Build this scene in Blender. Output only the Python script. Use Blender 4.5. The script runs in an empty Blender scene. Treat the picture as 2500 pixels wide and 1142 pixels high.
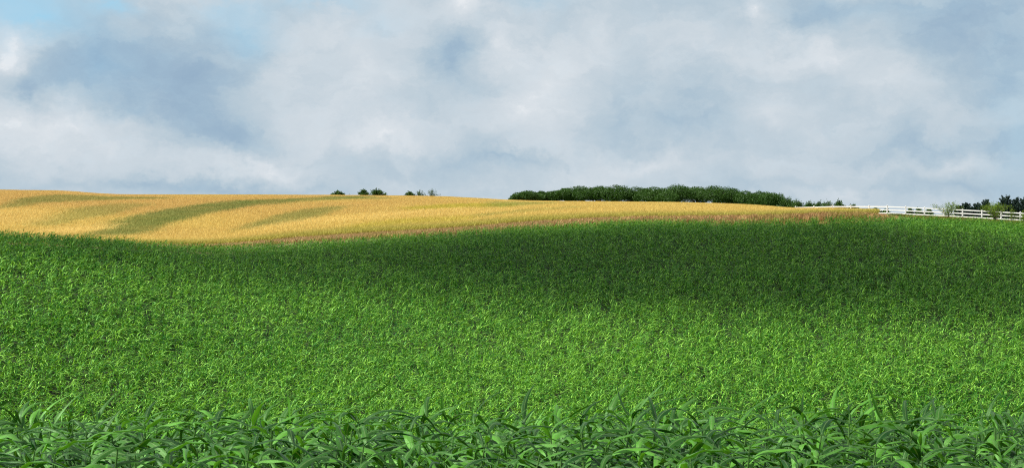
import bpy, math, random
import numpy as np

# ------------------------------------------------------------------ camera, sky, sun, exposure
scene = bpy.context.scene
COL = scene.collection
F = 3600.0                      # focal length in photo pixels (photo 2500 wide)
HOR = 520.0                     # photo row of eye level
cam_data = bpy.data.cameras.new("camera")
cam_data.sensor_width = 36.0
cam_data.lens = 36.0 * F / 2500.0
cam_data.shift_y = -(571.0 - HOR) / 2500.0
cam_data.clip_start = 0.5
cam_data.clip_end = 20000.0
cam_data.dof.use_dof = True
cam_data.dof.focus_distance = 105.0
cam_data.dof.aperture_fstop = 9.0
cam = bpy.data.objects.new("camera", cam_data)
cam.rotation_euler = (math.radians(90), 0, 0)
COL.objects.link(cam)
scene.camera = cam

SUN = np.array([-0.64, -0.19, 0.745]); SUN /= np.linalg.norm(SUN)
sl = bpy.data.lights.new("sun", 'SUN')
sl.energy = 5.0; sl.angle = math.radians(0.5); sl.color = (1.0, 0.95, 0.86)
so = bpy.data.objects.new("sun", sl)
so.location = (-40, -60, 90)
from mathutils import Vector
so.rotation_euler = Vector(SUN).to_track_quat('Z', 'Y').to_euler()
COL.objects.link(so)

scene.view_settings.view_transform = 'Standard'
scene.view_settings.look = 'None'
scene.view_settings.gamma = 1.0
scene.view_settings.exposure = 0.3
scene.cycles.use_denoising = False
scene.cycles.filter_width = 1.1
scene.cycles.max_bounces = 6
scene.cycles.diffuse_bounces = 3
scene.cycles.glossy_bounces = 2
scene.cycles.transmission_bounces = 3
scene.cycles.transparent_max_bounces = 4

def lin(r, g, b):
    f = lambda c: (c/255/12.92) if c/255 <= 0.04045 else ((c/255+0.055)/1.055)**2.4
    return (f(r), f(g), f(b), 1.0)

world = bpy.data.worlds.new("World"); scene.world = world
world.use_nodes = True
def build_world():
    nt = world.node_tree; N = nt.nodes; L = nt.links; N.clear()
    out = N.new('ShaderNodeOutputWorld'); bg = N.new('ShaderNodeBackground')
    bg.inputs['Strength'].default_value = 0.1
    L.new(bg.outputs[0], out.inputs[0])
    sky = N.new('ShaderNodeTexSky'); sky.sky_type = 'NISHITA'; sky.sun_disc = False
    sky.sun_elevation = math.asin(SUN[2]); sky.sun_rotation = math.atan2(SUN[0], SUN[1])
    sky.dust_density = 1.0; sky.ozone_density = 1.5
    tc = N.new('ShaderNodeTexCoord')
    sep = N.new('ShaderNodeSeparateXYZ'); L.new(tc.outputs['Generated'], sep.inputs[0])
    def M(op, a, b=None, c=None, clamp=False):
        m = N.new('ShaderNodeMath'); m.operation = op; m.use_clamp = clamp
        for i, v in enumerate((a, b, c)):
            if v is None: continue
            if isinstance(v, (int, float)): m.inputs[i].default_value = v
            else: L.new(v, m.inputs[i])
        return m.outputs[0]
    az = M('ARCTAN2', sep.outputs[0], sep.outputs[1])
    el = M('ARCSINE', sep.outputs[2])
    comb = N.new('ShaderNodeCombineXYZ'); L.new(az, comb.inputs[0]); L.new(el, comb.inputs[1])
    def noise(vec, scale, detail, rough, sx=1, sy=1, off=0.0, dist=0.0):
        mp = N.new('ShaderNodeMapping'); mp.inputs['Scale'].default_value = (sx, sy, 1)
        mp.inputs['Location'].default_value = (off, off*0.7, off)
        L.new(vec, mp.inputs['Vector'])
        n = N.new('ShaderNodeTexNoise'); n.inputs['Scale'].default_value = scale
        n.inputs['Detail'].default_value = detail; n.inputs['Roughness'].default_value = rough
        n.inputs['Distortion'].default_value = dist
        L.new(mp.outputs[0], n.inputs['Vector'])
        return n
    # domain warp of the sky angles so that cloud edges billow
    def warp(vec, n, amt):
        s = N.new('ShaderNodeVectorMath'); s.operation = 'SUBTRACT'; s.inputs[1].default_value = (.5, .5, .5)
        L.new(n.outputs['Color'], s.inputs[0])
        k = N.new('ShaderNodeVectorMath'); k.operation = 'SCALE'; k.inputs['Scale'].default_value = amt
        L.new(s.outputs[0], k.inputs[0])
        a = N.new('ShaderNodeVectorMath'); a.operation = 'ADD'
        L.new(vec, a.inputs[0]); L.new(k.outputs[0], a.inputs[1])
        return a.outputs[0]
    w = warp(comb.outputs[0], noise(comb.outputs[0], 13, 9, 0.66, 1, 1.3, 3.1), 0.062)
    def blobs(lst, start):
        acc = start
        for (px, py, sx, sy, amp) in lst:
            caz = math.atan((px-1250)/F); cel = math.atan((HOR-py)/F)
            mp = N.new('ShaderNodeMapping'); mp.vector_type = 'TEXTURE'
            mp.inputs['Location'].default_value = (caz, cel, 0)
            mp.inputs['Scale'].default_value = (2.1*sx/F, 2.1*sy/F, 1e3)
            L.new(w, mp.inputs['Vector'])
            g = N.new('ShaderNodeTexGradient'); g.gradient_type = 'QUADRATIC_SPHERE'
            L.new(mp.outputs[0], g.inputs[0])
            acc = M('MULTIPLY_ADD', g.outputs[1], amp*1.0, acc)
        return acc
    n1 = noise(w, 20, 9, 0.56, 0.8, 1.4, 1.7)
    edge = N.new('ShaderNodeMapRange'); edge.interpolation_type = 'SMOOTHSTEP'
    edge.inputs[1].default_value = .46; edge.inputs[2].default_value = .56; edge.inputs[3].default_value = -.022; edge.inputs[4].default_value = .028
    L.new(n1.outputs[0], edge.inputs[0])
    n2 = noise(w, 70, 7, 0.62, 0.7, 1.2, 5.2)
    base = M('MULTIPLY_ADD', n1.outputs[0], 0.44, 0.24)
    base = M('MULTIPLY_ADD', n2.outputs[0], 0.22, base)
    base = M('ADD', base, edge.outputs[0])
    light = [(170,330,170,55,.45),(330,330,90,45,.2),(640,410,150,30,.32),(880,170,120,130,.35),(700,170,60,60,.12),
             (1130,12,50,45,.36),(1225,115,45,60,.3),(1340,200,120,100,.38),(1270,250,60,60,.2),(1845,40,25,22,.38),
             (2050,150,150,60,.32),(1900,290,110,50,.32),(1560,390,260,30,.2),(15,150,45,70,.45),(1500,80,60,60,.25),
             (950,340,170,35,.3),(2330,410,120,22,.22),(1100,460,220,18,.12),(2130,225,70,50,.2),(1750,120,160,60,.14),
             (1450,430,200,25,.12),(10,330,60,50,.2),(2080,470,120,18,.15)]
    dark = [(240,170,130,110,-.5),(480,200,130,120,-.38),(1125,180,90,75,-.34),(1110,120,60,40,-.22),(420,300,170,60,-.3),
            (1650,300,180,45,-.3),(1480,240,60,50,-.15),(2350,70,230,80,-.42),(2470,210,110,120,-.28),(2020,35,150,40,-.3),
            (570,340,90,45,-.2),(300,455,420,25,-.22),(1250,395,200,22,-.22),(2300,365,260,30,-.25),(1950,452,260,20,-.16),
            (50,250,55,45,-.36),(700,460,300,20,-.15),(2350,470,220,20,-.15),(1640,220,100,50,-.14),(620,110,90,60,-.16)]
    B = M('MULTIPLY_ADD', blobs(light + dark, base), 1.08, -0.045)
    blue = [(70,60,130,60,.95),(0,10,80,40,.6),(265,18,55,24,.8),(800,8,85,22,.75),(600,60,110,50,.35),(560,20,80,20,.35),
            (1340,5,70,20,.3),(940,60,60,40,.25),(2490,330,70,200,.25),(250,180,120,100,.25),(620,90,60,60,.3),(2150,30,250,40,.12)]
    hole = blobs(blue, M('MULTIPLY_ADD', n2.outputs[0], 0.3, -0.15))
    ramp = N.new('ShaderNodeValToRGB'); L.new(B, ramp.inputs[0])
    cr = ramp.color_ramp; cr.interpolation = 'B_SPLINE'
    stops = [(0.0, (146,173,198)), (0.25, (161,186,206)), (0.45, (181,200,213)), (0.66, (200,212,221)), (0.9, (219,226,232)), (1.0, (233,237,241))]
    while len(cr.elements) < len(stops): cr.elements.new(0.5)
    for e, (p, c) in zip(cr.elements, stops):
        e.position = p; e.color = lin(*c)
    def mixc(f, a, b, mode='MIX'):
        m = N.new('ShaderNodeMix'); m.data_type = 'RGBA'; m.blend_type = mode
        if isinstance(f, (int, float)): m.inputs[0].default_value = f
        else: L.new(f, m.inputs[0])
        for v, s in ((a, 6), (b, 7)):
            if isinstance(v, tuple): m.inputs[s].default_value = v
            else: L.new(v, m.inputs[s])
        return m.outputs[2]
    lo = mixc(M('MULTIPLY', hole, 1.0, clamp=True), ramp.outputs[0], lin(163,210,236))
    k = N.new('ShaderNodeVectorMath'); k.operation = 'SCALE'; k.inputs['Scale'].default_value = 8.1
    L.new(lo, k.inputs[0])
    # high above: broken cumulus over the clear sky
    hn = noise(tc.outputs['Generated'], 2.6, 8, 0.55, 1, 1, 0.3)
    cov = M('MULTIPLY_ADD', hn.outputs[0], 5.0, -1.7, clamp=True)
    hi = mixc(cov, sky.outputs[0], (4.4, 4.5, 4.6, 1))
    t = M('MULTIPLY_ADD', el, 7.0, -1.2, clamp=True)     # 0 below ~10 deg, 1 above ~18 deg
    fin = mixc(t, k.outputs[0], hi)
    L.new(fin, bg.inputs[0])
build_world()

# ------------------------------------------------------------------ helpers
rng = np.random.default_rng(11)
random.seed(5)

def tag(o, label=None, cat=None, group=None, kind=None):
    if label: o['label'] = label
    if cat: o['category'] = cat
    if group: o['group'] = group
    if kind: o['kind'] = kind
    return o

def mesh_from(name, V, Q=None, T=None, tint=None, uv=None, smooth=True, mat=None):
    """numpy verts, quads and/or tris -> mesh; tint: per-vertex rgb; uv: per-vertex 2"""
    me = bpy.data.meshes.new(name)
    V = np.ascontiguousarray(V, dtype=np.float32)
    nq = 0 if Q is None else len(Q); ntri = 0 if T is None else len(T)
    loops = []
    if nq: loops.append(np.asarray(Q, dtype=np.int32).ravel())
    if ntri: loops.append(np.asarray(T, dtype=np.int32).ravel())
    lp = np.concatenate(loops)
    me.vertices.add(len(V)); me.vertices.foreach_set('co', V.ravel())
    me.loops.add(len(lp)); me.loops.foreach_set('vertex_index', lp)
    me.polygons.add(nq + ntri)
    st = np.concatenate([np.arange(nq)*4, nq*4 + np.arange(ntri)*3]).astype(np.int32)
    me.polygons.foreach_set('loop_start', st)
    me.polygons.foreach_set('use_smooth', np.full(nq+ntri, smooth, dtype=bool))
    if tint is not None:
        a = me.color_attributes.new('tint', 'FLOAT_COLOR', 'POINT')
        c = np.ones((len(V), 4), dtype=np.float32); c[:, :3] = tint
        a.data.foreach_set('color', c.ravel())
    if uv is not None:
        a = me.attributes.new('leafuv', 'FLOAT2', 'POINT')
        a.data.foreach_set('vector', np.ascontiguousarray(uv, dtype=np.float32).ravel())
    me.update(calc_edges=True)
    if mat: me.materials.append(mat)
    return me

def link(name, me, parent=None, loc=(0, 0, 0)):
    o = bpy.data.objects.new(name, me); COL.objects.link(o)
    o.location = loc
    if parent: o.parent = parent
    return o

def smooth_noise(x, y, scale, seed, octaves=3):
    """cheap value noise on world coordinates, 0..1"""
    tot = np.zeros_like(x, dtype=float); amp = 1.0; s = 0.0
    for o in range(octaves):
        r = np.random.default_rng(seed + o*17); G = r.random((64, 64))
        xs = x/scale + 13.7*o; ys = y/scale + 7.1*o
        xi = np.floor(xs).astype(int); yi = np.floor(ys).astype(int)
        fx = xs-xi; fy = ys-yi; fx = fx*fx*(3-2*fx); fy = fy*fy*(3-2*fy)
        g = lambda a, b: G[a % 64, b % 64]
        v = (g(xi, yi)*(1-fx)+g(xi+1, yi)*fx)*(1-fy) + (g(xi, yi+1)*(1-fx)+g(xi+1, yi+1)*fx)*fy
        tot += amp*v; s += amp; amp *= 0.5; scale *= 0.5
    return tot/s

def pchip(xk, yk, x):
    xk = np.asarray(xk, float); yk = np.asarray(yk, float)
    h = np.diff(xk); d = np.diff(yk)/h
    m = np.zeros_like(yk)
    for i in range(1, len(xk)-1):
        if d[i-1]*d[i] > 0:
            w1 = 2*h[i]+h[i-1]; w2 = h[i]+2*h[i-1]
            m[i] = (w1+w2)/(w1/d[i-1]+w2/d[i])
    m[0] = d[0]; m[-1] = d[-1]
    x = np.clip(x, xk[0], xk[-1])
    i = np.clip(np.searchsorted(xk, x, side='right')-1, 0, len(h)-1)
    t = (x-xk[i])/h[i]
    return ((1+2*t)*(1-t)**2*yk[i] + t*(1-t)**2*h[i]*m[i] + t*t*(3-2*t)*yk[i+1] + t*t*(t-1)*h[i]*m[i+1])

# ------------------------------------------------------------------ the lie of the land
HC, HM, HW = 1.15, 0.85, 0.85      # crop heights: maize, dry margin grass, barley
# bearing, maize field end + its skyline, margin + its top, barley crest + its top, next knot
ROWS = [
 (-900,108,545, 175,590, 330,455, 400,None),
 (0,   118,562, 175,580, 330,463, 400,None),
 (130, 121,567, 175,584, 330,464.5, 400,None),
 (300, 126,578, 175,586, 332,474, 400,None),
 (500, 135,592, 172,586, 340,474.5, 400,None),
 (750, 146,583, 168,567, 345,476, 400,None),
 (1000,152,567, 168,552, 345,478, 400,None),
 (1150,154,556, 168,543, 330,483, 400,None),
 (1250,156,549, 168,534, 310,489, 400,None),
 (1400,158,540, 168,526, 290,491.5, 380,None),
 (1550,158,530, 168,520, 270,492.5, 370,None),
 (1700,156,531, 166,519, 255,494.5, 360,None),
 (1850,154,534.5, 163,518, 225,499.5, 340,None),
 (2000,152,530, 160,513, 182,505.5, 194,-.37),
 (2140,152,525, 160,511, 177,508.5, 191,-.38),
 (2230,153,523, 162,-.75, 175,-.55, 189,-.45),
 (2300,154,524, 162,-.85, 175,-.70, 188,-.70),
 (2400,154,528, 162,-1.15, 175,-1.05, 186,-.98),
 (2500,154,533, 162,-1.5, 175,-1.35, 184,-1.28),
 (3300,154,560, 162,-2.6, 175,-2.6, 180,-2.6),
]
FENCE_TOP = [(1900,505),(1985,503),(2032,501.5),(2166,501.5),(2211,503.3),(2304,507.5),(2397,512.2),(2491,517.3),(2620,524)]
YT = np.concatenate([np.arange(-60, 420, 1.0), np.arange(420, 1300, 10.0), np.arange(1300, 9001, 200.0)])
def tops(py, d, h): return (HOR-py)/F*d - h
def column(r):
    px, Dc, pc, Dm, pm, Dg, pg, De, ze = r
    ys = [-60, 0, 9, 12.0, 25, 40, 55]; zs = [-2.50, -2.70, -2.775, -2.805, -5.6, -8.2, -10.3]
    for t in (0, .15, .3, .45, .6, .75, .88, 1.0):
        y = 76+(Dc-76)*t; py = pc+(1035-pc)*(1-t)**1.6
        ys.append(y); zs.append(tops(py+(2.0 if px >= 1300 else 1.0)*t, y, HC))
    zm = tops(pm, Dm, HM) if pm > 100 else pm
    zg = tops(pg, Dg, HW) if pg > 100 else pg
    ys += [Dm, Dg]; zs += [zm, zg]
    if ze is None: ze = zg-0.004*(De-Dg)
    ys += [De, De+150, 1400, 9000]; zs += [ze, ze-2.5 if ze > -.3 else ze-1.0, -6.0, -9.0]
    return pchip(ys, zs, YT)
PXT = np.arange(-900, 3301, 20.0)
K = np.array([column(r) for r in ROWS])
pk = [r[0] for r in ROWS]
TAB = np.array([pchip(pk, K[:, j], PXT) for j in range(K.shape[1])]).T     # [px, y]
ker = np.array([1, 2, 3, 2, 1.0]); ker /= ker.sum()
TAB = np.apply_along_axis(lambda v: np.convolve(np.pad(v, 2, mode='edge'), ker, 'valid'), 0, TAB)
def PX(x, y): return 1250 + F*x/np.maximum(y, 6.0)
def H(x, y):
    x = np.asarray(x, float); y = np.asarray(y, float)
    p = np.clip((PX(x, y)-PXT[0])/20.0, 0, len(PXT)-1.001)
    j = np.interp(y, YT, np.arange(len(YT))); j = np.clip(j, 0, len(YT)-1.001)
    pi = p.astype(int); ji = j.astype(int); fp = p-pi; fj = j-ji
    return ((TAB[pi, ji]*(1-fp)+TAB[pi+1, ji]*fp)*(1-fj) + (TAB[pi, ji+1]*(1-fp)+TAB[pi+1, ji+1]*fp)*fj)
def H1(x, y): return float(H(np.array([x]), np.array([y]))[0])
def colv(idx, x, y): return np.interp(PX(x, y), pk, [r[idx] for r in ROWS])
def hit(px, py, h, y0, y1):
    """world point where the sight line through a photo pixel meets the crop top"""
    ys = np.arange(y0, y1, 0.5); xs = (px-1250)/F*ys
    line = (HOR-py)/F*ys; g = H(xs, ys)+h
    k = np.argmax(line <= g) if np.any(line <= g) else int(np.argmin(np.abs(line-g)))
    return (xs[k], ys[k])

# ------------------------------------------------------------------ materials
def new_mat(name):
    m = bpy.data.materials.new(name); m.use_nodes = True
    nt = m.node_tree; nt.nodes.clear()
    return m, nt, nt.nodes, nt.links

def leaf_material(name, a, b, rough=0.42, trans=0.35, tcol=None, spec=0.5, midrib=False, stint=None):
    """a,b: two greens mixed by the per-leaf value held in attribute tint.r"""
    m, nt, N, L = new_mat(name)
    out = N.new('ShaderNodeOutputMaterial'); mix = N.new('ShaderNodeMixShader'); mix.inputs[0].default_value = trans
    pb = N.new('ShaderNodeBsdfPrincipled'); tr = N.new('ShaderNodeBsdfTranslucent')
    pb.inputs['Roughness'].default_value = rough
    pb.inputs['Specular IOR Level'].default_value = spec
    if stint: pb.inputs['Specular Tint'].default_value = (*stint, 1)
    at = N.new('ShaderNodeAttribute'); at.attribute_name = 'tint'
    sp = N.new('ShaderNodeSeparateColor'); L.new(at.outputs['Color'], sp.inputs[0])
    mc = N.new('ShaderNodeMix'); mc.data_type = 'RGBA'
    mc.inputs[6].default_value = (*a, 1); mc.inputs[7].default_value = (*b, 1)
    L.new(sp.outputs[0], mc.inputs[0])
    col = mc.outputs[2]
    geo = N.new('ShaderNodeNewGeometry')
    nz = N.new('ShaderNodeTexNoise'); nz.inputs['Scale'].default_value = 9.0; nz.inputs['Detail'].default_value = 3
    L.new(geo.outputs['Position'], nz.inputs['Vector'])
    mr = N.new('ShaderNodeMapRange'); mr.inputs[1].default_value = .3; mr.inputs[2].default_value = .7
    mr.inputs[3].default_value = .82; mr.inputs[4].default_value = 1.15
    L.new(nz.outputs[0], mr.inputs[0])
    mu = N.new('ShaderNodeVectorMath'); mu.operation = 'SCALE'; L.new(col, mu.inputs[0]); L.new(mr.outputs[0], mu.inputs['Scale'])
    col = mu.outputs[0]
    if midrib:
        uv = N.new('ShaderNodeAttribute'); uv.attribute_name = 'leafuv'
        su = N.new('ShaderNodeSeparateXYZ'); L.new(uv.outputs['Vector'], su.inputs[0])
        ab = N.new('ShaderNodeMath'); ab.operation = 'ABSOLUTE'; L.new(su.outputs[0], ab.inputs[0])
        rr = N.new('ShaderNodeMapRange'); rr.inputs[1].default_value = .05; rr.inputs[2].default_value = .16
        rr.inputs[3].default_value = .75; rr.inputs[4].default_value = 0.0
        L.new(ab.outputs[0], rr.inputs[0])
        m2 = N.new('ShaderNodeMix'); m2.data_type = 'RGBA'; L.new(rr.outputs[0], m2.inputs[0])
        L.new(col, m2.inputs[6]); m2.inputs[7].default_value = (.17, .27, .09, 1)
        col = m2.outputs[2]
        # parallel veins as bump
        wv = N.new('ShaderNodeMath'); wv.operation = 'MULTIPLY'; wv.inputs[1].default_value = 55.0; L.new(su.outputs[0], wv.inputs[0])
        sn = N.new('ShaderNodeMath'); sn.operation = 'SINE'; L.new(wv.outputs[0], sn.inputs[0])
        bp = N.new('ShaderNodeBump'); bp.inputs['Strength'].default_value = .25; bp.inputs['Distance'].default_value = .002
        L.new(sn.outputs[0], bp.inputs['Height']); L.new(bp.outputs[0], pb.inputs['Normal'])
    L.new(col, pb.inputs['Base Color'])
    t2 = N.new('ShaderNodeMix'); t2.data_type = 'RGBA'; t2.blend_type = 'MULTIPLY'; t2.inputs[0].default_value = 1
    L.new(col, t2.inputs[6]); t2.inputs[7].default_value = (*(tcol or (1.6, 1.5, .5)), 1)
    L.new(t2.outputs[2], tr.inputs[0])
    L.new(pb.outputs[0], mix.inputs[1]); L.new(tr.outputs[0], mix.inputs[2]); L.new(mix.outputs[0], out.inputs[0])
    return m

def tint_material(name, rough=0.7, trans=0.25, spec=0.3):
    """colour straight from the per-blade attribute"""
    m, nt, N, L = new_mat(name)
    out = N.new('ShaderNodeOutputMaterial'); mix = N.new('ShaderNodeMixShader'); mix.inputs[0].default_value = trans
    pb = N.new('ShaderNodeBsdfPrincipled'); tr = N.new('ShaderNodeBsdfTranslucent')
    pb.inputs['Roughness'].default_value = rough; pb.inputs['Specular IOR Level'].default_value = spec
    at = N.new('ShaderNodeAttribute'); at.attribute_name = 'tint'
    L.new(at.outputs['Color'], pb.inputs['Base Color']); L.new(at.outputs['Color'], tr.inputs[0])
    L.new(pb.outputs[0], mix.inputs[1]); L.new(tr.outputs[0], mix.inputs[2]); L.new(mix.outputs[0], out.inputs[0])
    return m

def plain_material(name, c1, c2, scale=4.0, rough=0.85, spec=0.3, bump=0.3, detail=6):
    m, nt, N, L = new_mat(name)
    out = N.new('ShaderNodeOutputMaterial'); pb = N.new('ShaderNodeBsdfPrincipled')
    pb.inputs['Roughness'].default_value = rough; pb.inputs['Specular IOR Level'].default_value = spec
    geo = N.new('ShaderNodeNewGeometry')
    nz = N.new('ShaderNodeTexNoise'); nz.inputs['Scale'].default_value = scale; nz.inputs['Detail'].default_value = detail
    L.new(geo.outputs['Position'], nz.inputs['Vector'])
    mr = N.new('ShaderNodeMapRange'); mr.inputs[1].default_value = .35; mr.inputs[2].default_value = .65; L.new(nz.outputs[0], mr.inputs[0])
    mc = N.new('ShaderNodeMix'); mc.data_type = 'RGBA'; mc.inputs[6].default_value = (*c1, 1); mc.inputs[7].default_value = (*c2, 1)
    L.new(mr.outputs[0], mc.inputs[0]); L.new(mc.outputs[2], pb.inputs['Base Color'])
    if bump:
        bp = N.new('ShaderNodeBump'); bp.inputs['Strength'].default_value = bump; L.new(nz.outputs[0], bp.inputs['Height'])
        L.new(bp.outputs[0], pb.inputs['Normal'])
    L.new(pb.outputs[0], out.inputs[0])
    return m

MAIZE_A, MAIZE_B = (.004, .110, .001), (.345, .680, .090)  # second green is pale, standing in for bright highlights on field leaves
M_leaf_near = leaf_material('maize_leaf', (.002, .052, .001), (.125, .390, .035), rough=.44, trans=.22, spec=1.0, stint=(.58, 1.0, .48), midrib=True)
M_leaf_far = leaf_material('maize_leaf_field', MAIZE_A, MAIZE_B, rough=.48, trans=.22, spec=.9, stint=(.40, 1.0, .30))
M_stalk = plain_material('maize_stalk', (.07, .17, .03), (.10, .22, .05), scale=20, rough=.55)
M_barley = tint_material('barley', rough=.7, trans=.35, spec=.2)
M_grass = tint_material('dry_grass', rough=.75, trans=.25, spec=.2)
M_white = plain_material('white_rail', (.86, .86, .85), (.80, .80, .78), scale=1.2, rough=.45, spec=.4, bump=0)
M_bark = plain_material('bark', (.07, .05, .035), (.13, .10, .075), scale=9)
M_tree = leaf_material('tree_leaf', (.018, .068, .008), (.072, .160, .018), rough=.5, trans=.22, spec=.35)
M_pine = leaf_material('pine_needles', (.014, .036, .028), (.032, .065, .045), rough=.6, trans=.06, spec=.25, tcol=(1, 1.1, .8))
M_willow = leaf_material('yellow_green_leaf', (.10, .20, .015), (.20, .30, .03), rough=.5, trans=.35, spec=.3)
M_cloud = plain_material('shade_cloud', (.8, .8, .82), (.85, .85, .87), scale=.01, rough=1, spec=0, bump=0)

# ------------------------------------------------------------------ ground sheet
def build_ground():
    def axis(core, out):
        o = np.array(out, float)
        return np.unique(np.concatenate([-o[::-1], core, o])) if core[0] < 0 and abs(core[0]) == core[-1] else None
    xs = np.concatenate([[-7000, -3500, -1800, -900, -500, -320, -230], np.arange(-180, -20, 3.0), np.arange(-20, 20, 1.0),
                         np.arange(20, 181, 3.0), [230, 320, 500, 900, 1800, 3500, 7000]])
    ys = np.concatenate([[-3000, -800, -250, -100, -60, -40], np.arange(-30, 32, 1.0), np.arange(32, 420, 2.0),
                         np.arange(420, 700, 20.0), [750, 850, 1000, 1300, 1800, 2600, 4000, 6000, 8500]])
    X, Y = np.meshgrid(xs, ys)
    Z = H(X.ravel(), Y.ravel()).reshape(X.shape)
    V = np.stack([X, Y, Z], -1).reshape(-1, 3)
    nx, ny = len(xs), len(ys)
    i = np.arange(ny-1)[:, None]*nx + np.arange(nx-1)[None, :]
    Q = np.stack([i, i+1, i+1+nx, i+nx], -1).reshape(-1, 4)
    x, y = V[:, 0], V[:, 1]
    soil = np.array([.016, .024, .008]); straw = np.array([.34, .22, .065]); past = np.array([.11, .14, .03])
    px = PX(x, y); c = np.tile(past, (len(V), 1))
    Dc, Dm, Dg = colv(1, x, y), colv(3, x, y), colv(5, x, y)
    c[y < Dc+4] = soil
    ba = (y > Dm-5) & (y < Dg+30) & (px < 2150)
    c[ba] = straw
    c[(y > Dc+4) & (y <= Dm-5) & (px < 2185)] = (.22, .14, .07)
    m, nt, N, L = new_mat('soil_and_stubble')
    out = N.new('ShaderNodeOutputMaterial'); pb = N.new('ShaderNodeBsdfPrincipled'); pb.inputs['Roughness'].default_value = .95
    at = N.new('ShaderNodeAttribute'); at.attribute_name = 'tint'
    geo = N.new('ShaderNodeNewGeometry'); nz = N.new('ShaderNodeTexNoise'); nz.inputs['Scale'].default_value = .8; nz.inputs['Detail'].default_value = 8
    L.new(geo.outputs['Position'], nz.inputs['Vector'])
    mr = N.new('ShaderNodeMapRange'); mr.inputs[1].default_value = .3; mr.inputs[2].default_value = .7; mr.inputs[3].default_value = .7; mr.inputs[4].default_value = 1.25
    L.new(nz.outputs[0], mr.inputs[0])
    mu = N.new('ShaderNodeVectorMath'); mu.operation = 'SCALE'; L.new(at.outputs['Color'], mu.inputs[0]); L.new(mr.outputs[0], mu.inputs['Scale'])
    L.new(mu.outputs[0], pb.inputs['Base Color'])
    bp = N.new('ShaderNodeBump'); bp.inputs['Strength'].default_value = .5; L.new(nz.outputs[0], bp.inputs['Height']); L.new(bp.outputs[0], pb.inputs['Normal'])
    L.new(pb.outputs[0], out.inputs[0])
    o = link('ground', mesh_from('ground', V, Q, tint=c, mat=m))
    tag(o, kind='structure', label='rolling farmland soil under the crops')
build_ground()

# ------------------------------------------------------------------ unseen clouds: far one shaped from its shadow, near one added for dimming
def build_cloud(name, pts, rad, alt, label, seed):
    r = np.random.default_rng(seed)
    bm_v, bm_f = [], []
    import bmesh
    b = bmesh.new(); bmesh.ops.create_icosphere(b, subdivisions=2, radius=1.0)
    sv = np.array([v.co[:] for v in b.verts]); sf = np.array([[v.index for v in f.verts] for f in b.faces]); b.free()
    V, T = [], []; n = 0
    for (x, y, z, s) in pts:
        t = (alt + r.normal(0, 10) - z)/SUN[2]
        c = np.array([x, y, z]) + SUN*t
        rr = rad*s*r.uniform(.8, 1.25)
        v = sv*(rr*np.array([1.0, 1.0, .8]))*(1+.12*r.normal(size=(len(sv), 1))) + c
        V.append(v); T.append(sf+n); n += len(sv)
    o = link(name, mesh_from(name, np.concatenate(V), T=np.concatenate(T), mat=M_cloud))
    tag(o, label, kind='structure')
    return o

def poly_contains(P, x, y):
    P = np.asarray(P); inside = np.zeros(len(x), bool); j = len(P)-1
    for i in range(len(P)):
        xi, yi = P[i]; xj, yj = P[j]
        c = ((yi > y) != (yj > y)) & (x < (xj-xi)*(y-yi)/(yj-yi+1e-9)+xi)
        inside ^= c; j = i
    return inside

def sample_poly(P, step, seed, keep=1.0):
    P = np.asarray(P); r = np.random.default_rng(seed)
    gx = np.arange(P[:, 0].min(), P[:, 0].max()+step, step); gy = np.arange(P[:, 1].min(), P[:, 1].max()+step, step)
    X, Y = np.meshgrid(gx, gy); X = X.ravel()+r.uniform(-.4, .4, X.size)*step; Y = Y.ravel()+r.uniform(-.4, .4, Y.size)*step
    m = poly_contains(P, X, Y) & (r.random(X.size) < keep)
    X, Y = X[m], Y[m]
    return [(a, c, h+1.0, 1.0) for a, c, h in zip(X, Y, H(X, Y))]

def shade():
    Hh = HC
    low = [(-200,590),(0,594),(250,604),(500,622),(720,638),(900,655),(1080,686),(1300,722),(1700,752),(2100,762),(2500,768),(2800,772)]
    lo = [hit(px, py, Hh, 74, 165) for px, py in low]
    topx = [-200, 0, 250, 500, 750, 1000, 1250, 1550, 1850, 2100, 2500, 2800]
    up = []
    for px in topx[::-1]:
        D = np.interp(px, pk, [r[1] for r in ROWS]); D = min(D+3.0, 158)
        up.append(((px-1250)/F*D, D))
    pts = sample_poly(lo+up, 5.5, 3)
    # thinner towards the upper right, where some sun comes through
    q = []
    r = np.random.default_rng(8)
    for p in pts:
        px = PX(p[0], p[1])
        thin = px > 2180 and p[1] > 128
        if thin and r.random() < .6: continue
        q.append(p)
    # ragged fringe over the left slope: partial shade
    fr = [hit(px, py, Hh, 74, 160) for px, py in [(-200,592),(250,606),(720,640),(1080,688),(1350,724),(1200,745),(900,700),(500,660),(100,632),(-200,625)]]
    q += [(a, b, c, .75) for a, b, c, d in sample_poly(fr, 8.5, 4)]
    build_cloud('shade_cloud', q, 3.4, 1350, 'grey cumulus overhead shading the far maize', 21)
    near = [(-26, -26), (26, -26), (24, 21), (-24, 21)]  # sparse puffs added out of view to dim the near maize
    n = [(a, b, -1.6, 1.0) for a, b, c, d in sample_poly(near, 10.5, 6, keep=.8)]
    build_cloud('shade_cloud', n, 3.6, 1350, 'added unseen cumulus thinly shading the near maize', 22)
shade()

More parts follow.
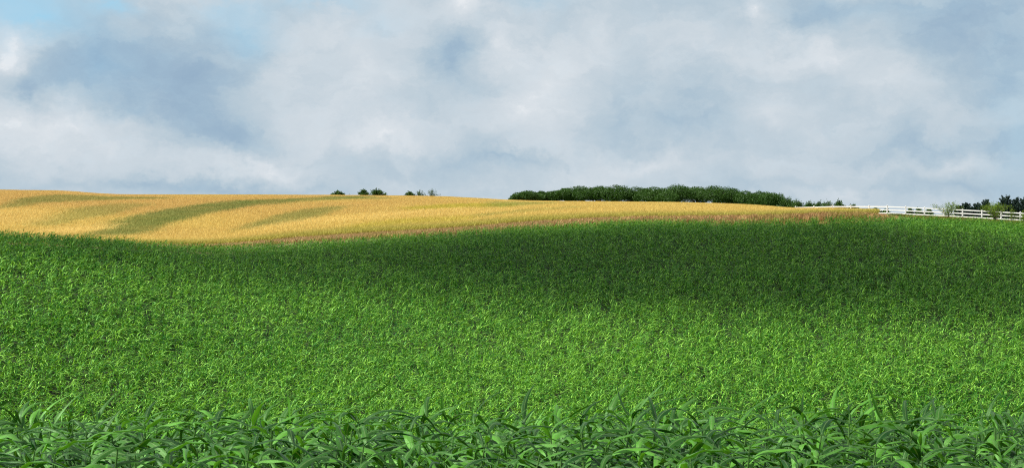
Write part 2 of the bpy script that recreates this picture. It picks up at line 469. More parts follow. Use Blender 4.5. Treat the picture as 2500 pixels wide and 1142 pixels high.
# ------------------------------------------------------------------ maize
WIND = np.array([0.93, 0.36])     # blowing to the right and a little away
def leaf_field(base, az, L, W, th0, curl, segs, across, r, windk=0.35, wav=0.0, twist=None):
    """base[n,3], arrays per leaf -> verts, quads, uv.   across = 1 (two edge verts) or 2 (plus midrib) or 4"""
    n = len(L); S = segs+1; A = across+1
    s = np.linspace(0, 1, S)[None, :]                       # n,S
    th = th0[:, None] - curl[:, None]*s**1.25
    d = np.concatenate([np.zeros((n, 1)), np.ones((n, segs))], 1)/segs*L[:, None]
    rr = np.cumsum(d*np.cos(th), 1); zz = np.cumsum(d*np.sin(th), 1)
    ca, sa = np.cos(az)[:, None], np.sin(az)[:, None]
    X = rr*ca; Y = rr*sa
    push = (windk*L)[:, None]*s**1.8
    X = X + push*WIND[0]; Y = Y + push*WIND[1]; zz = zz - push*.25
    C = np.stack([X, Y, zz], -1)                             # n,S,3
    Tn = np.gradient(C, axis=1); Tn /= np.linalg.norm(Tn, axis=-1, keepdims=True)+1e-9
    side = np.stack([-sa, ca, np.zeros_like(sa)], -1)*np.ones((1, S, 1))
    side = side - (side*Tn).sum(-1, keepdims=True)*Tn; side /= np.linalg.norm(side, axis=-1, keepdims=True)+1e-9
    nrm = np.cross(side, Tn)
    if twist is None: twist = r.normal(0, .55, n)
    tw = twist[:, None]*s + r.normal(0, .12, (n, 1))
    ct, st = np.cos(tw)[..., None], np.sin(tw)[..., None]
    side, nrm = side*ct+nrm*st, nrm*ct-side*st
    wprof = np.minimum(1, (s+.06)/.28)**.7*np.clip(1-s, 0, 1)**.62*1.08
    w = (W[:, None]*.5)*np.maximum(wprof, .02)
    u = np.linspace(-1, 1, A)
    V = C[:, :, None, :] + side[:, :, None, :]*(w[:, :, None, None]*u[None, None, :, None])
    vee = np.abs(u)[None, None, :, None]*w[:, :, None, None]*.38
    V = V + nrm[:, :, None, :]*vee
    if wav:
        ph = r.uniform(0, 6.28, (n, 2))
        f = r.uniform(2.0, 3.6, (n, 1))
        wl = np.sin(s*6.28*f+ph[:, :1])[:, :, None]*np.clip(u, 0, 1)[None, None, :] + np.sin(s*6.28*f*1.1+ph[:, 1:])[:, :, None]*np.clip(-u, 0, 1)[None, None, :]
        V = V + nrm[:, :, None, :]*(wl*wav*W[:, None, None])[..., None]
    V = V + base[:, None, None, :]
    UV = np.stack(np.broadcast_arrays(u[None, None, :], np.broadcast_to(s, (n, S))[:, :, None]), -1)
    idx = np.arange(n*S*A).reshape(n, S, A)
    Q = np.stack([idx[:, :-1, :-1], idx[:, :-1, 1:], idx[:, 1:, 1:], idx[:, 1:, :-1]], -1).reshape(-1, 4)
    return V.reshape(-1, 3), Q, UV.reshape(-1, 2)

def plants(x, y, nl, segs, across, seed, hscale=1.0, lscale=1.0, zoff=0.0, wscale=1.0):
    r = np.random.default_rng(seed); n = len(x)
    z = H(x, y)
    vig = .93+.14*smooth_noise(x, y, 9.0, 40)                 # vigour patches
    h = HC*.78*vig*hscale*r.uniform(.72, 1.20, n)*(1-.10*np.clip((y-120)/30, 0, 1))
    lean = r.normal(.07, .05, (n, 1))*WIND[None, :]
    k = np.tile(np.arange(nl), n); i = np.repeat(np.arange(n), nl)
    fh = .32+.68*(k+1)/nl
    b = np.stack([x[i]+lean[i, 0]*h[i]*fh, y[i]+lean[i, 1]*h[i]*fh, z[i]+h[i]*fh+zoff], -1)
    az0 = r.uniform(0, np.pi, n)
    az = az0[i]+np.pi*k+r.normal(0, .5, len(k))
    top = (k+1)/nl
    L = r.uniform(.48, .78, len(k))*vig[i]*np.where(top > .85, .8, 1.0)*lscale
    W = L*r.uniform(.10, .145, len(k))*wscale
    th = np.radians(r.normal(46, 11, len(k)) + 14*(top > .8))
    cu = np.radians(r.normal(100, 28, len(k)) - 45*(top > .85))
    V, Q, UV = leaf_field(b, az, L, W, th, cu, segs, across, r, windk=.42)
    per = (segs+1)*(across+1)
    base_t = .45*smooth_noise(x, y, 14.0, 90)+.1
    t = np.clip(base_t[i]*.55+r.normal(.02, .14, len(k))+.62*(r.random(len(k)) < .28)*r.uniform(.5, 1.4, len(k)), 0, 1)  # a share of leaves is coloured pale in place of sun glints
    tint = np.repeat(np.stack([t, t, t], -1), per, 0)
    return V, Q, UV, tint

def scatter(cond, y0, y1, dens, seed, p0=-170, p1=2670):
    r = np.random.default_rng(seed)
    xa, xb = (p0-1250)/F*y1, (p1-1250)/F*y1
    n = int(dens*(xb-xa)*(y1-y0)); x = r.uniform(xa, xb, n); y = r.uniform(y0, y1, n)
    px = PX(x, y); m = (px > p0) & (px < p1) & cond(x, y)
    return x[m], y[m]

def build_maize_field():
    Vs, Qs, Ts = [], [], []; off = 0
    def add(x, y, nl, segs, seed, **kw):
        nonlocal off
        V, Q, UV, t = plants(x, y, nl, segs, 1, seed, **kw)
        Vs.append(V); Qs.append(Q+off); Ts.append(t); off += len(V)
    inside = lambda x, y: y < colv(1, x, y)+3.0
    bare = lambda x, y: smooth_noise(x, y, 4.0, 300, 2) > .08
    c = lambda x, y: inside(x, y) & bare(x, y)
    x, y = scatter(c, 72, 98, 10.0, 1); add(x, y, 8, 5, 101, lscale=.84)
    x, y = scatter(c, 98, 125, 9.5, 2); add(x, y, 7, 4, 102, lscale=.82)
    x, y = scatter(inside, 125, 162, 9.0, 3); add(x, y, 6, 3, 103, lscale=.80)
    x, y = scatter(inside, 30, 72, 1.0, 4); add(x, y, 5, 3, 104)
    me = mesh_from('maize_crop', np.concatenate(Vs), np.concatenate(Qs), tint=np.concatenate(Ts), mat=M_leaf_far)
    tag(link('maize_crop', me), 'dense green maize crop covering the rising slope', 'crop', kind='stuff')
build_maize_field()

def build_near_maize():
    r = np.random.default_rng(77)
    protos = []
    for p in range(14):
        h = HC*r.uniform(.74, .88); nl = int(r.integers(10, 14))
        lean = r.uniform(.02, .16)*np.array([*WIND])
        # stalk
        S = 6; A = 6; s = np.linspace(0, 1, S)
        cx = lean[0]*h*s**1.5; cy = lean[1]*h*s**1.5
        rad = .013*(1-.55*s); ang = np.linspace(0, 2*np.pi, A, endpoint=False)
        V = np.stack([cx[:, None]+rad[:, None]*np.cos(ang), cy[:, None]+rad[:, None]*np.sin(ang), np.repeat((h*s)[:, None], A, 1)], -1).reshape(-1, 3)
        idx = np.arange(S*A).reshape(S, A)
        Q = np.stack([idx[:-1], np.roll(idx[:-1], -1, 1), np.roll(idx[1:], -1, 1), idx[1:]], -1).reshape(-1, 4)
        stalk = mesh_from('stalk', V, Q, mat=M_stalk)
        leaves = []
        az0 = r.uniform(0, np.pi)
        for k in range(nl):
            fh = .25+.75*(k+1)/nl; top = (k+1)/nl
            base = np.array([[lean[0]*h*fh**1.5, lean[1]*h*fh**1.5, h*fh]])
            az = np.array([az0+np.pi*k+r.normal(0, .45)])
            L = np.array([r.uniform(.42, .72)*(.8 if top > .9 else 1)]); W = L*r.uniform(.095, .135)
            th = np.radians(np.array([min(51, r.normal(42, 8)+(4 if top > .8 else 0))])); cu = np.radians(np.array([max(72, r.normal(108, 24)-(14 if top > .85 else 0))]))
            V, Q, UV = leaf_field(base, az, L, W, th, cu, 12, 4, r, windk=.36, wav=.13, twist=r.normal(0, .6, 1))
            t = float(np.clip(r.normal(.20, .18)+.6*(r.random() < .3), 0, 1))  # low mean paints in some shade; raised share paints pale highlights
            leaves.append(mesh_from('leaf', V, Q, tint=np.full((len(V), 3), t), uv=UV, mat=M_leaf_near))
        protos.append((stalk, leaves))
    # positions: jittered grid over the near knoll, nearest in the photo first
    P = []
    st = .385
    for yy in np.arange(8.3, 14.6, st):
        half = (1250+90)/F*yy+.25
        for xx in np.arange(-half, half, st):
            P.append((xx+r.uniform(-.17, .17), yy+r.uniform(-.17, .17)))
    P = sorted(P, key=lambda p: p[1])[:300]
    ymax = max(p[1] for p in P)
    for i, (x, y) in enumerate(P):
        stalk, leaves = protos[int(r.integers(len(protos)))]
        root = bpy.data.objects.new('maize_plant', None); COL.objects.link(root)
        root.empty_display_size = .2
        vg = .93+.16*float(smooth_noise(np.array([x]), np.array([y]), 2.2, 5)[0])
        root.location = (x, y, H1(x, y)); root.rotation_euler = (r.normal(0, .05), r.normal(0, .05), r.normal(0, .55))
        sc = vg*r.uniform(.93, 1.09); root.scale = (sc, sc, sc)
        tag(root, 'large leafy maize plant in the shaded nearest strip along the bottom', 'maize plant', 'maize plants in the near shaded strip')
        o = link('stalk', stalk, root)
        for m in leaves: link('leaf', m, root)
    # the rest of the near crop as one mass
    xs, ys = [], []
    for yy in np.arange(1.5, 30, .42):
        for xx in np.arange(-15, 15, .42):
            x = xx+r.uniform(-.17, .17); y = yy+r.uniform(-.17, .17)
            half = (1250+90)/F*y+.25
            if 8.2 < y <= ymax+.1 and abs(x) < half+.1: continue
            if y < 3.0 and abs(x) < 2.5: continue
            xs.append(x); ys.append(y)
    V, Q, UV, t = plants(np.array(xs), np.array(ys), 11, 7, 2, 500, hscale=.97, lscale=.76, wscale=1.1)
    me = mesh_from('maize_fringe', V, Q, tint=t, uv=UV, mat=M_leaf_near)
    tag(link('maize_fringe', me), 'maize crop continuing around the near strip of plants', 'crop', kind='stuff')
build_near_maize()

# ------------------------------------------------------------------ blades (barley, margin grass, pasture)
def blades(x, y, h, w, col, seed, per=3, lean=.22, spread=.10, z=None):
    r = np.random.default_rng(seed); n = len(x)*per
    i = np.repeat(np.arange(len(x)), per)
    X = x[i]+r.normal(0, spread, n); Y = y[i]+r.normal(0, spread, n); Z = H(X, Y)-.03
    hh = h[i]*r.uniform(.82, 1.08, n); a = r.uniform(-.5, .5, n)
    dx, dy = np.cos(a)*w[i]*.5, np.sin(a)*w[i]*.5
    lx = r.normal(lean*.7, lean, n)*hh; ly = r.normal(0, lean, n)*hh
    B = np.stack([X, Y, Z], -1); D = np.stack([dx, dy, np.zeros(n)], -1)
    mid = B+np.stack([lx*.35, ly*.35, hh*.62], -1); tip = B+np.stack([lx, ly, hh*.97], -1)
    V = np.stack([B-D*.5, B+D*.5, mid+D, mid-D, tip], 1)
    k = np.arange(n)[:, None]*5
    Q = k+np.array([[0, 1, 2, 3]]); T = k+np.array([[3, 2, 4]])
    C = np.repeat(col[i]*r.uniform(.88, 1.12, (n, 1)), 5, 0)
    return V.reshape(-1, 3), Q, T, C

def region_poly(pts, h=HW, y0=166, y1=352):
    return [hit(px, py, h, y0, y1) for px, py in pts]

def c5(p): return [(a/3.125, 440+b/3.125) for a, b in p]
def build_barley():
    cond = lambda x, y: (y > colv(3, x, y)) & (y < colv(5, x, y)+8) & (PX(x, y) < 2138)
    x, y = scatter(cond, 158, 356, 15.0, 31, p0=-170, p1=2145)
    x2, y2 = scatter(lambda x, y: cond(x, y) & (y < colv(3, x, y)+12), 158, 200, 14.0, 32, p0=-170, p1=2145)
    x = np.concatenate([x, x2]); y = np.concatenate([y, y2])
    px = PX(x, y); n = len(x)
    gold = np.array([.80, .62, .185]); orange = np.array([.74, .53, .175]); green = np.array([.22, .29, .07]); pale = np.array([.92, .72, .25]); lime = np.array([.60, .54, .075])
    nz = smooth_noise(x*1.0, y*.6, 28.0, 400); f = np.clip((nz-.36)*3.2, 0, 1)[:, None]
    up = np.clip((y-colv(3, x, y))/(colv(5, x, y)-colv(3, x, y)), 0, 1)
    leftness = np.clip((1300-px)/250, 0, 1)
    f = np.clip(f*.8+.8*np.clip((up-.45)/.3, 0, 1)[:, None]*.8, 0, 1)*leftness[:, None]
    col = gold*(1-f)+orange*f
    jx = x+2.2*(smooth_noise(x, y, 6.0, 70)-.5)+rng.normal(0, 1.0, n); jy = y+9*(smooth_noise(x, y, 9.0, 71)-.5)+rng.normal(0, 3.2, n)
    polys = [
     (c5([(620,412),(760,350),(900,288),(1250,212),(1600,162),(1850,140),(2100,140),(2300,142),(2200,166),(1900,190),(1600,240),(1400,290),(1200,352),(1050,402),(800,418)]), green, .78),
     (c5([(2150,138),(2500,120),(2850,116),(2850,126),(2500,146),(2200,166)]), green, .5),
     (c5([(0,180),(200,118),(400,106),(700,110),(1000,118),(1300,122),(1300,132),(1000,138),(600,152),(300,162),(100,195),(0,210)]), green, .60),
     (c5([(250,310),(380,255),(600,196),(900,168),(1150,176),(900,235),(600,290),(400,335)]), green*1.15, .42),
     (c5([(1820,352),(2000,290),(2200,238),(2500,196),(2640,190),(2500,246),(2200,314),(1950,358)]), green*1.05, .55),
     ([(780,478),(860,477.5),(950,480),(950,484),(860,485),(780,487)], green*1.1, .5),
     ([(980,503),(1100,496),(1260,494),(1260,500),(1100,505),(1000,509)], lime, .8),
     ([(1190,489),(1290,491),(1380,494),(1290,497),(1190,503)], green*1.3, .5),
     ([(1150,521),(1250,512),(1420,500),(1420,503),(1250,517),(1150,527)], green*1.2, .45),
     ([(850,545),(1000,530),(1150,524),(1150,531),(1000,540),(850,556)], lime, .6),
     ([(100,556),(160,549),(260,545),(300,548),(200,562),(120,564)], pale, .9),
     ([(620,548),(780,528),(1000,511),(1150,500),(1150,506),(1000,518),(780,540),(620,560)], pale, .7),
     ([(1000,520),(1250,505),(1250,509),(1000,528)], pale*1.0, .5),
     ([(-60,500),(120,508),(160,530),(40,548),(-60,545)], pale, .35),
    ]
    for pts, c, k in polys:
        P = region_poly(pts)
        m = poly_contains(P, jx, jy)
        ox = (x[m]+0)[:, None]
        kk = k*(.75+.5*smooth_noise(x[m], y[m], 5.0, 88))[:, None]
        kk = np.clip(kk, 0, 1)
        col[m] = col[m]*(1-kk)+c*kk
    # the unripe outer rows
    e = np.clip(1-(y-colv(3, x, y))/13.0, 0, 1)[:, None]*.75
    col = col*(1-e)+np.array([.42, .42, .07])*e
    h = np.full(n, HW)*(.92+.16*smooth_noise(x, y, 7.0, 60)); w = np.random.default_rng(2).uniform(.045, .080, n)
    V, Q, T, C = blades(x, y, h, w, col, 41, per=3, lean=.30)
    me = mesh_from('barley_crop', V, Q, T, tint=C, smooth=False, mat=M_barley)
    tag(link('barley_crop', me), 'ripe golden barley crop with greener swathes over the far hill', 'crop', kind='stuff')
    # dry margin grass in front of the barley
    r = np.random.default_rng(9)
    cond = lambda x, y: (y > np.maximum(colv(1, x, y)+4.5, colv(3, x, y)-6.5)) & (y < colv(3, x, y)+.8) & (PX(x, y) < 2192)
    x, y = scatter(cond, 150, 180, 16.0, 33, p0=-170, p1=2200)
    px = PX(x, y); n = len(x)
    brown = np.array([.56, .36, .16]); rose = np.array([.50, .35, .155]); tan = np.array([.78, .55, .25]); ol = np.array([.40, .34, .09])
    a = smooth_noise(px*.9, y*2.0, 38.0, 500); b = smooth_noise(px, y*3, 60.0, 600)
    tt = np.clip((px-1300)/500, 0, 1)
    col = rose*(1-tt)[:, None]+brown*tt[:, None]
    k = np.clip((a-.52)*6, 0, 1)[:, None]*(.35+.5*tt)[:, None]; col = col*(1-k)+tan*k
    k = np.clip((b-.55)*6, 0, 1)[:, None]*.5; col = col*(1-k)+ol*k
    h = HM*np.interp(px, [400, 1500, 2090, 2195], [.55, .72, .9, .35])*(.9+.25*smooth_noise(px, y, 20.0, 77)); w = r.uniform(.05, .10, n)
    V, Q, T, C = blades(x, y, h, w, col, 42, per=3, lean=.2)
    me = mesh_from('dry_grass', V, Q, T, tint=C, smooth=False, mat=M_grass)
    tag(link('dry_grass', me), 'reddish brown dry grass strip between maize and barley', 'grass', kind='stuff')
    # rough pasture round the fence
    cond = lambda x, y: (y > colv(1, x, y)+4) & (PX(x, y) > 2140+40*(y < 175)) & ~((y < colv(5, x, y)+8) & (PX(x, y) < 2140))
    x, y = scatter(cond, 156, 236, 9.0, 34, p0=1960, p1=2700)
    n = len(x); g1 = np.array([.13, .15, .03]); g2 = np.array([.30, .24, .07])
    k = np.clip((smooth_noise(x, y, 6.0, 55)-.35)*3, 0, 1)[:, None]; col = g1*(1-k)+g2*k
    h = .16+.30*smooth_noise(x, y, 4.0, 56)
    V, Q, T, C = blades(x, y, h, np.full(n, .07), col, 43, per=3, lean=.3)
    me = mesh_from('pasture_grass', V, Q, T, tint=C, smooth=False, mat=M_grass)
    tag(link('pasture_grass', me), 'rough yellow green pasture grass around the white fence', 'grass', kind='stuff')
build_barley()

# ------------------------------------------------------------------ woody plants
def tube(pts, radii, A=6):
    pts = np.asarray(pts, float); radii = np.asarray(radii, float); S = len(pts)
    Tn = np.gradient(pts, axis=0); Tn /= np.linalg.norm(Tn, axis=1, keepdims=True)+1e-9
    ref = np.tile(np.array([.31, .95, .05]), (S, 1)); a = np.cross(Tn, ref); a /= np.linalg.norm(a, axis=1, keepdims=True); b = np.cross(Tn, a)
    ang = np.linspace(0, 2*np.pi, A, endpoint=False)
    V = pts[:, None]+radii[:, None, None]*(a[:, None]*np.cos(ang)[None, :, None]+b[:, None]*np.sin(ang)[None, :, None])
    idx = np.arange(S*A).reshape(S, A)
    Q = np.stack([idx[:-1], np.roll(idx[:-1], -1, 1), np.roll(idx[1:], -1, 1), idx[1:]], -1).reshape(-1, 4)
    return V.reshape(-1, 3), Q

class Acc:
    def __init__(s): s.V = []; s.Q = []; s.T = []; s.n = 0
    def add(s, V, Q, t=None):
        s.V.append(V); s.Q.append(np.asarray(Q)+s.n); s.n += len(V)
        s.T.append(np.full((len(V), 3), .5) if t is None else t)
    def mesh(s, name, mat, smooth=True): return mesh_from(name, np.concatenate(s.V), np.concatenate(s.Q), tint=np.concatenate(s.T), mat=mat, smooth=smooth)

def leaf_quads(P, size, r, tint, up=.35):
    """small bent leaf sprays at points P"""
    n = len(P); d = r.normal(size=(n, 3)); d /= np.linalg.norm(d, axis=1, keepdims=True)
    nn = r.normal(size=(n, 3)); nn[:, 2] += up*3; nn = nn-(nn*d).sum(1, keepdims=True)*d; nn /= np.linalg.norm(nn, axis=1, keepdims=True)
    s = np.cross(nn, d); L = size*r.uniform(.7, 1.4, (n, 1)); W = L*.42
    V = np.stack([P-d*L*.5, P+s*W*.5-d*L*.05+nn*L*.06, P+d*L*.5, P-s*W*.5-d*L*.05+nn*L*.06], 1)
    Q = np.arange(n*4).reshape(n, 4)
    return V.reshape(-1, 3), Q, np.repeat(np.stack([tint]*3, -1), 4, 0)

def broad_tree(px, dist, top_py, half_px0, label, seed, name='tree', cat='tree', mat=None, group=None, nleaf=9000, size=.30, clear=.30, lobes=11):
    half_px = half_px0*1.45
    r = np.random.default_rng(seed); x = (px-1250)/F*dist; y = dist; z0 = H1(x, y)
    hgt = (HOR-top_py)/F*dist - z0; R = half_px/F*dist
    root = bpy.data.objects.new(name, None); COL.objects.link(root); root.location = (x, y, z0-.03)
    tag(root, label, cat, group)
    cz = hgt*(clear+1)/2; hz = hgt*(1-clear)/2
    T = Acc()
    th = .035*hgt+.04
    T.add(*tube([(0, 0, 0), (.02*R, 0, hgt*.18), (.05*R, .02*R, hgt*clear*1.1)], [th*1.3, th, th*.85], 8))
    C = Acc(); cent = []
    for k in range(lobes):
        a = 2*np.pi*k/lobes+r.uniform(-.4, .4); q = r.uniform(.25, .66)
        zz = cz + hz*r.uniform(-.35, .45)*(1-q*.4)
        cent.append((np.array([R*q*np.cos(a), R*q*np.sin(a), zz]), R*r.uniform(.40, .55), hz*r.uniform(.45, .65)))
    cent.append((np.array([0, 0, cz+hz*.42]), R*.45, hz*.55))
    for c, rx, rz in cent:
        mid = c*np.array([.4, .4, .55])+np.array([0, 0, hgt*clear*.4])
        T.add(*tube([(.05*R, .02*R, hgt*clear*1.0), mid, c], [th*.6, th*.38, th*.12], 5))
        m = nleaf//len(cent); d = r.normal(size=(m, 3)); d /= np.linalg.norm(d, axis=1, keepdims=True)
        rad = r.uniform(.45, 1.0, (m, 1))**.5*(1+.07*r.normal(size=(m, 1)))
        P = c+d*rad*np.array([rx, rx, rz]); P = P[P[:, 2] > hgt*clear*.5]
        V, Q, t = leaf_quads(P, size, r, np.clip(r.normal(.42, .16, len(P)), 0, 1))
        C.add(V, Q, t)
    link('trunk', T.mesh('trunk', M_bark), root)
    link('crown', C.mesh('crown', mat or M_tree, False), root)
    return root

def shrub(px, dist, top_py, half_px, label, seed, mat=None, name='shrub', cat='shrub', group=None, stems=9, leaves=60, size=.18, spread=1.0, droop=0.0, widen=1.3, qmin=.15, flat=.42):
    """multi-stemmed: stems fan out, leaves sit along them"""
    r = np.random.default_rng(seed); x = (px-1250)/F*dist; y = dist; z0 = H1(x, y)
    hgt = (HOR-top_py)/F*dist - z0; R = half_px*widen/F*dist
    root = bpy.data.objects.new(name, None); COL.objects.link(root); root.location = (x, y, z0-.03)
    tag(root, label, cat, group)
    T = Acc(); C = Acc()
    for k in range(stems):
        a = r.uniform(0, 2*np.pi) if k > 1 else (0.1 if k == 0 else np.pi)
        q = r.uniform(qmin, 1.0)*spread if k > 1 else .95*spread
        tip = np.array([R*q*np.cos(a), R*q*np.sin(a), hgt*(1-flat*q**2)*r.uniform(.82, 1.0)])
        if k == 2: tip = np.array([r.normal(0, .15)*R, 0, hgt])
        t = np.linspace(0, 1, 7)[:, None]
        arc = np.array([0, 0, 1.0])*np.sin(t*np.pi)*hgt*.12
        pts = tip*np.concatenate([t**1.25, t**1.25, t], 1)+arc-np.array([0, 0, 1])*droop*hgt*t**3
        pts[1:-1] += r.normal(0, .035*hgt, (5, 3))
        T.add(*tube(pts, np.linspace(.035, .008, 7)*max(.5, hgt/3), 4))
        m = leaves; s = r.uniform(.25, 1.0, m)*6; i = np.minimum(s.astype(int), 5); f = (s-i)[:, None]
        P = pts[i]*(1-f)+pts[i+1]*f+r.normal(0, .055*hgt+.03, (m, 3))
        P[:, 2] = np.maximum(P[:, 2], .05)
        V, Q, tt = leaf_quads(P, size, r, np.clip(r.normal(.45, .28, m), 0, 1)); C.add(V, Q, tt)
    link('stem', T.mesh('stem', M_bark), root)
    link('foliage', C.mesh('foliage', mat or M_tree, False), root)
    return root

def pine(px, dist, top_py, half_px, label, seed, leaders=5):
    r = np.random.default_rng(seed); x = (px-1250)/F*dist; y = dist; z0 = H1(x, y)
    hgt = (HOR-top_py)/F*dist - z0; R = half_px/F*dist
    root = bpy.data.objects.new('pine_tree', None); COL.objects.link(root); root.location = (x, y, z0-.03)
    tag(root, label, 'pine tree', 'young pines behind the fence')
    T = Acc(); C = Acc(); T.add(*tube([(0, 0, 0), (.03, 0, hgt*.5), (0, 0, hgt*.96)], [.11, .07, .015], 6))
    shoots = [((0, 0, hgt*.55), (0, 0, hgt*1.0))]
    n = 46
    for k in range(n):
        f = (k+.5)/n; z = hgt*(.10+.78*f); q = R*(1-f**2.2*.6)*r.uniform(.7, 1.05); a = k*2.4+r.uniform(-.3, .3)
        tip = (q*np.cos(a), q*np.sin(a), z+hgt*r.uniform(.05, .17))
        shoots.append(((0, 0, z-hgt*.04), tip))
    for k in range(leaders):
        a = r.uniform(0, 6.28); q = R*r.uniform(.3, .95); zt = hgt*(1-.30*(q/R)**1.2)*r.uniform(.86, .99)
        shoots.append(((q*.5*np.cos(a), q*.5*np.sin(a), zt*.6), (q*np.cos(a), q*np.sin(a), zt)))
    for a, b in shoots:
        a = np.array(a); b = np.array(b); bend = (a+b)/2+np.array([0, 0, -.04*hgt])
        T.add(*tube([a, bend, b], [.03, .02, .01], 4))
        t = r.uniform(.15, 1.02, 110)[:, None]; P = (1-t)**2*a+2*t*(1-t)*bend+t*t*b + r.normal(0, .13, (110, 3))*(1.15-t*.6)
        V, Q, tt = leaf_quads(P, .30, r, np.clip(r.normal(.4, .3, len(P)), 0, 1), up=.1); C.add(V, Q, tt)
    link('trunk', T.mesh('trunk', M_bark), root)
    link('crown', C.mesh('crown', M_pine, False), root)

# the long grove on the skyline: px, top, half width, distance
GROVE = [
 (1263,474,17,318,'low rounded tree at the far left end of the grove'),
 (1288,465,26,322,'broad tree left of the first dip in the grove outline'),
 (1322,466,20,326,'small tree right above the bright gaps at grove left end'),
 (1352,468,20,330,'lowest tree in the first dip of the grove'),
 (1384,461,27,330,'tree where the grove outline climbs from its first dip'),
 (1420,456,32,334,'wide tree at the left shoulder of the grove'),
 (1462,456,30,334,'flat topped tree after the left shoulder of the grove'),
 (1505,453,32,332,'dark domed tree over bright trunk gaps left of grove centre'),
 (1552,458,30,334,'slightly lower tree in the middle saddle of the grove'),
 (1597,457,36,330,'tree with a sky gap near its top in mid grove'),
 (1628,468,24,322,'low leafy tree filling beneath the tallest dome of the grove'),
 (1652,450,42,334,'tallest domed tree near the centre of the grove'),
 (1700,454,34,338,'tree between the two tallest domes of the grove'),
 (1745,452,36,332,'broad second tallest dome right of grove centre'),
 (1785,459,28,332,'tree where the grove outline starts falling to the right'),
 (1820,465,28,328,'round tree right of the step down in the grove'),
 (1853,466,26,326,'round tree second from the right end of the grove'),
 (1886,470,24,322,'last full sized tree at the right end of the grove'),
]
for k, (px, tp, hp, d, lab) in enumerate(GROVE):
    broad_tree(px, d, tp-(3.5 if 1340 < px < 1620 else 1), hp, lab, 900+k, group='trees of the skyline grove', clear=.14)
SH = [
 (825,352,465.5,14,'low dark bush standing furthest left on the barley skyline','d'),
 (853,350,470.5,4,'thin sparse twigs right of the leftmost skyline bush','t'),
 (887,352,462,10,'small upright bush left of the roundest skyline bush','d'),
 (921,352,461.5,18,'largest roundest dark bush on the barley skyline','d'),
 (1000,350,468,10,'small rounded green bush left of the spiky skyline bushes','d'),
 (1023,350,464,12,'thin spiky bush with one tall upright shoot','s'),
 (1053,350,462,18,'wide spiky bush with splayed branches on the barley skyline','s'),
 (1922,318,482,20,'sloping bush touching the right end of the grove','d'),
 (1944,306,489,18,'low bush right of the sloping bush beside the grove','d'),
 (1975,300,492.5,22,'long low bush above where the white fence begins','d'),
 (2000,298,494,10,'tiny low bush between the long low bush and domed bush','d'),
 (2018,296,492,15,'domed low bush left of the last round skyline bush','d'),
 (2048,290,490,12,'tufted round bush just above the fence left end','d'),
 (2084,280,500,14,'barely visible low bush behind the top rail','d'),
 (2138,255,508.5,10,'small weedy bush behind the fence where barley ends','d'),
 (2163,240,511,8,'weedy bush at a post right of the barley end','d'),
 (2222,400,507.5,8,'dark distant bush seen between rails, left of its pair','d'),
 (2243,400,508,10,'dark distant bush seen between rails, right of its pair','d'),
 (2268,400,509,8,'dark distant bush just left of the yellow green sapling','d'),
]
for k, (px, d, tp, hp, lab, st) in enumerate(SH):
    kw = dict(stems=24, leaves=110, size=.32) if st == 'd' else dict(stems=12, leaves=40, size=.24) if st == 's' else dict(stems=4, leaves=8, size=.12)
    shrub(px, d, tp, hp, lab, 1200+k, group='bushes along the skyline', **kw)
PN = [
 (2339,300,502,6,'small dark pine half hidden behind left yellow green sapling',3),
 (2357,300,494.5,11,'short round pine standing alone right of the left sapling',7),
 (2372,310,506,6,'lowest dark pine in the gap between pines',2),
 (2387,300,494.5,10,'dark pine left of the pointed pine behind the fence',6),
 (2407,302,487,10,'pointed dark pine behind the right yellow green sapling',4),
 (2432,306,500,12,'low dark pine hidden behind the right sapling foliage',4),
 (2456,300,475.5,16,'tallest dark pine with several pointed tops',7),
 (2481,304,482,9,'narrow dark pine right of the tallest pine',4),
 (2501,300,481,12,'dark pine cut off by the right edge',5),
 (2470,312,497,12,'low dark pine filling beneath tallest and narrow pines',4),
]
for k, (px, d, tp, hp, lab, ld) in enumerate(PN): pine(px, d, tp, hp*1.75, lab, 1500+k, ld)
shrub(2314, 183.5, 493, 33, 'wispy yellow green sapling leaning over the fence', 1601, mat=M_willow, name='sapling', cat='sapling', group='yellow green saplings at the fence', stems=13, leaves=120, size=.13, qmin=.3, widen=1.2, flat=.15)
shrub(2430, 181.5, 493, 32, 'fuller yellow green sapling in front of the pines', 1602, mat=M_willow, name='sapling', cat='sapling', group='yellow green saplings at the fence', stems=20, leaves=100, size=.14, qmin=.2, widen=1.2, flat=.2)
shrub(2470, 180.5, 507, 10, 'small yellow green sapling crossing the rails near the last posts', 1603, mat=M_willow, name='sapling', cat='sapling', group='yellow green saplings at the fence', stems=8, leaves=46, size=.12)
shrub(2499, 179.5, 514, 12, 'lowest yellow green sapling at the bottom right fence corner', 1604, mat=M_willow, name='sapling', cat='sapling', group='yellow green saplings at the fence', stems=9, leaves=60, size=.12)

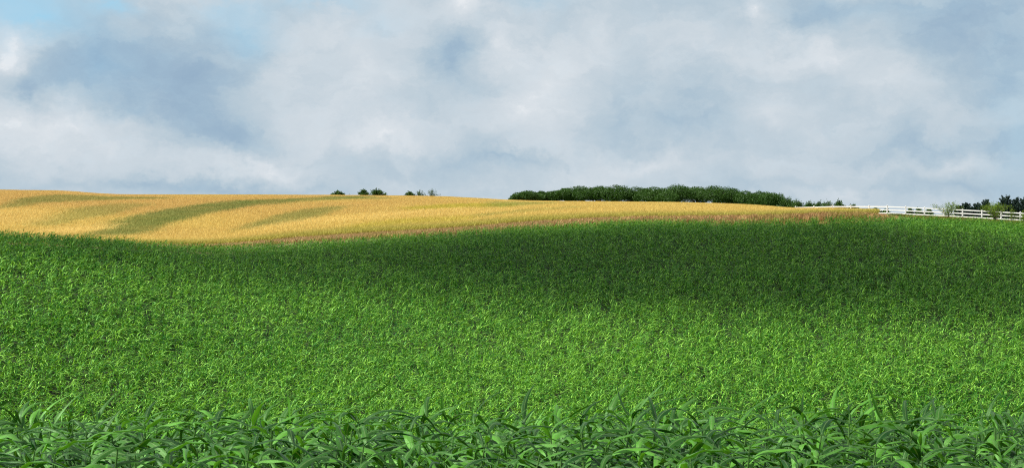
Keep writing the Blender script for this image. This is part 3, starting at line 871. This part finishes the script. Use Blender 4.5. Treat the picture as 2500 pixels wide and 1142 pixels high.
# ------------------------------------------------------------------ white rail fence
def box(cx, cy, cz, sx, sy, sz, bev=.012):
    import bmesh
    b = bmesh.new(); bmesh.ops.create_cube(b, size=1.0)
    for v in b.verts: v.co = Vector((v.co.x*sx, v.co.y*sy, v.co.z*sz))
    bmesh.ops.bevel(b, geom=b.edges[:], offset=bev, segments=2, affect='EDGES')
    for v in b.verts: v.co += Vector((cx, cy, cz))
    return b
def build_fence():
    import bmesh
    posts = [1942, 1987, 2032, 2077, 2121.5, 2166, 2211, 2257, 2304, 2350, 2397, 2444, 2491, 2539, 2587]
    root = bpy.data.objects.new('rail_fence', None); COL.objects.link(root)
    pts = []
    for px in posts:
        d = np.interp(px, [1942, 2587], [196.5, 181.5]); x = (px-1250)/F*d
        tz = (HOR-np.interp(px, [a for a, _ in FENCE_TOP], [b for _, b in FENCE_TOP]))/F*d
        pts.append((x, d, tz-1.38))
    root.location = pts[0]
    tag(root, 'white three rail fence running across the right skyline', 'fence')
    o0 = Vector(pts[0])
    for k, (x, y, z) in enumerate(pts):
        zb = min(z, H1(x, y))-.1
        b = box(0, 0, 0, .135, .135, 1.36-(zb-z), .01)
        for v in b.verts: v.co.z += (zb+1.36+z)/2-z
        # pyramid cap
        c = box(0, 0, 1.37, .17, .17, .03, .008)
        me = bpy.data.meshes.new('post'); 
        bmesh.ops.create_cone(c, cap_ends=True, segments=4, radius1=.105, radius2=.005, depth=.06,
                              matrix=__import__('mathutils').Matrix.Translation((0, 0, 1.413)) @ __import__('mathutils').Matrix.Rotation(math.radians(45), 4, 'Z'))
        b.to_mesh(me); me.materials.append(M_white); b.free()
        p = link('post', me, root, Vector((x, y, z))-o0)
        m2 = bpy.data.meshes.new('cap'); c.to_mesh(m2); c.free(); m2.materials.append(M_white)
        link('cap', m2, p)
    for k in range(len(pts)-1):
        a, c = Vector(pts[k]), Vector(pts[k+1]); d = c-a; ln = d.length-.12
        for hz in (1.22, .80, .38):
            b = box(0, 0, 0, ln, .045, .145, .008)
            me = bpy.data.meshes.new('rail'); b.to_mesh(me); b.free(); me.materials.append(M_white)
            o = link('rail', me, root, (a+c)/2+Vector((0, 0, hz))-o0)
            o.rotation_euler = (0, -math.atan2(d.z, math.hypot(d.x, d.y)), math.atan2(d.y, d.x))
build_fence()
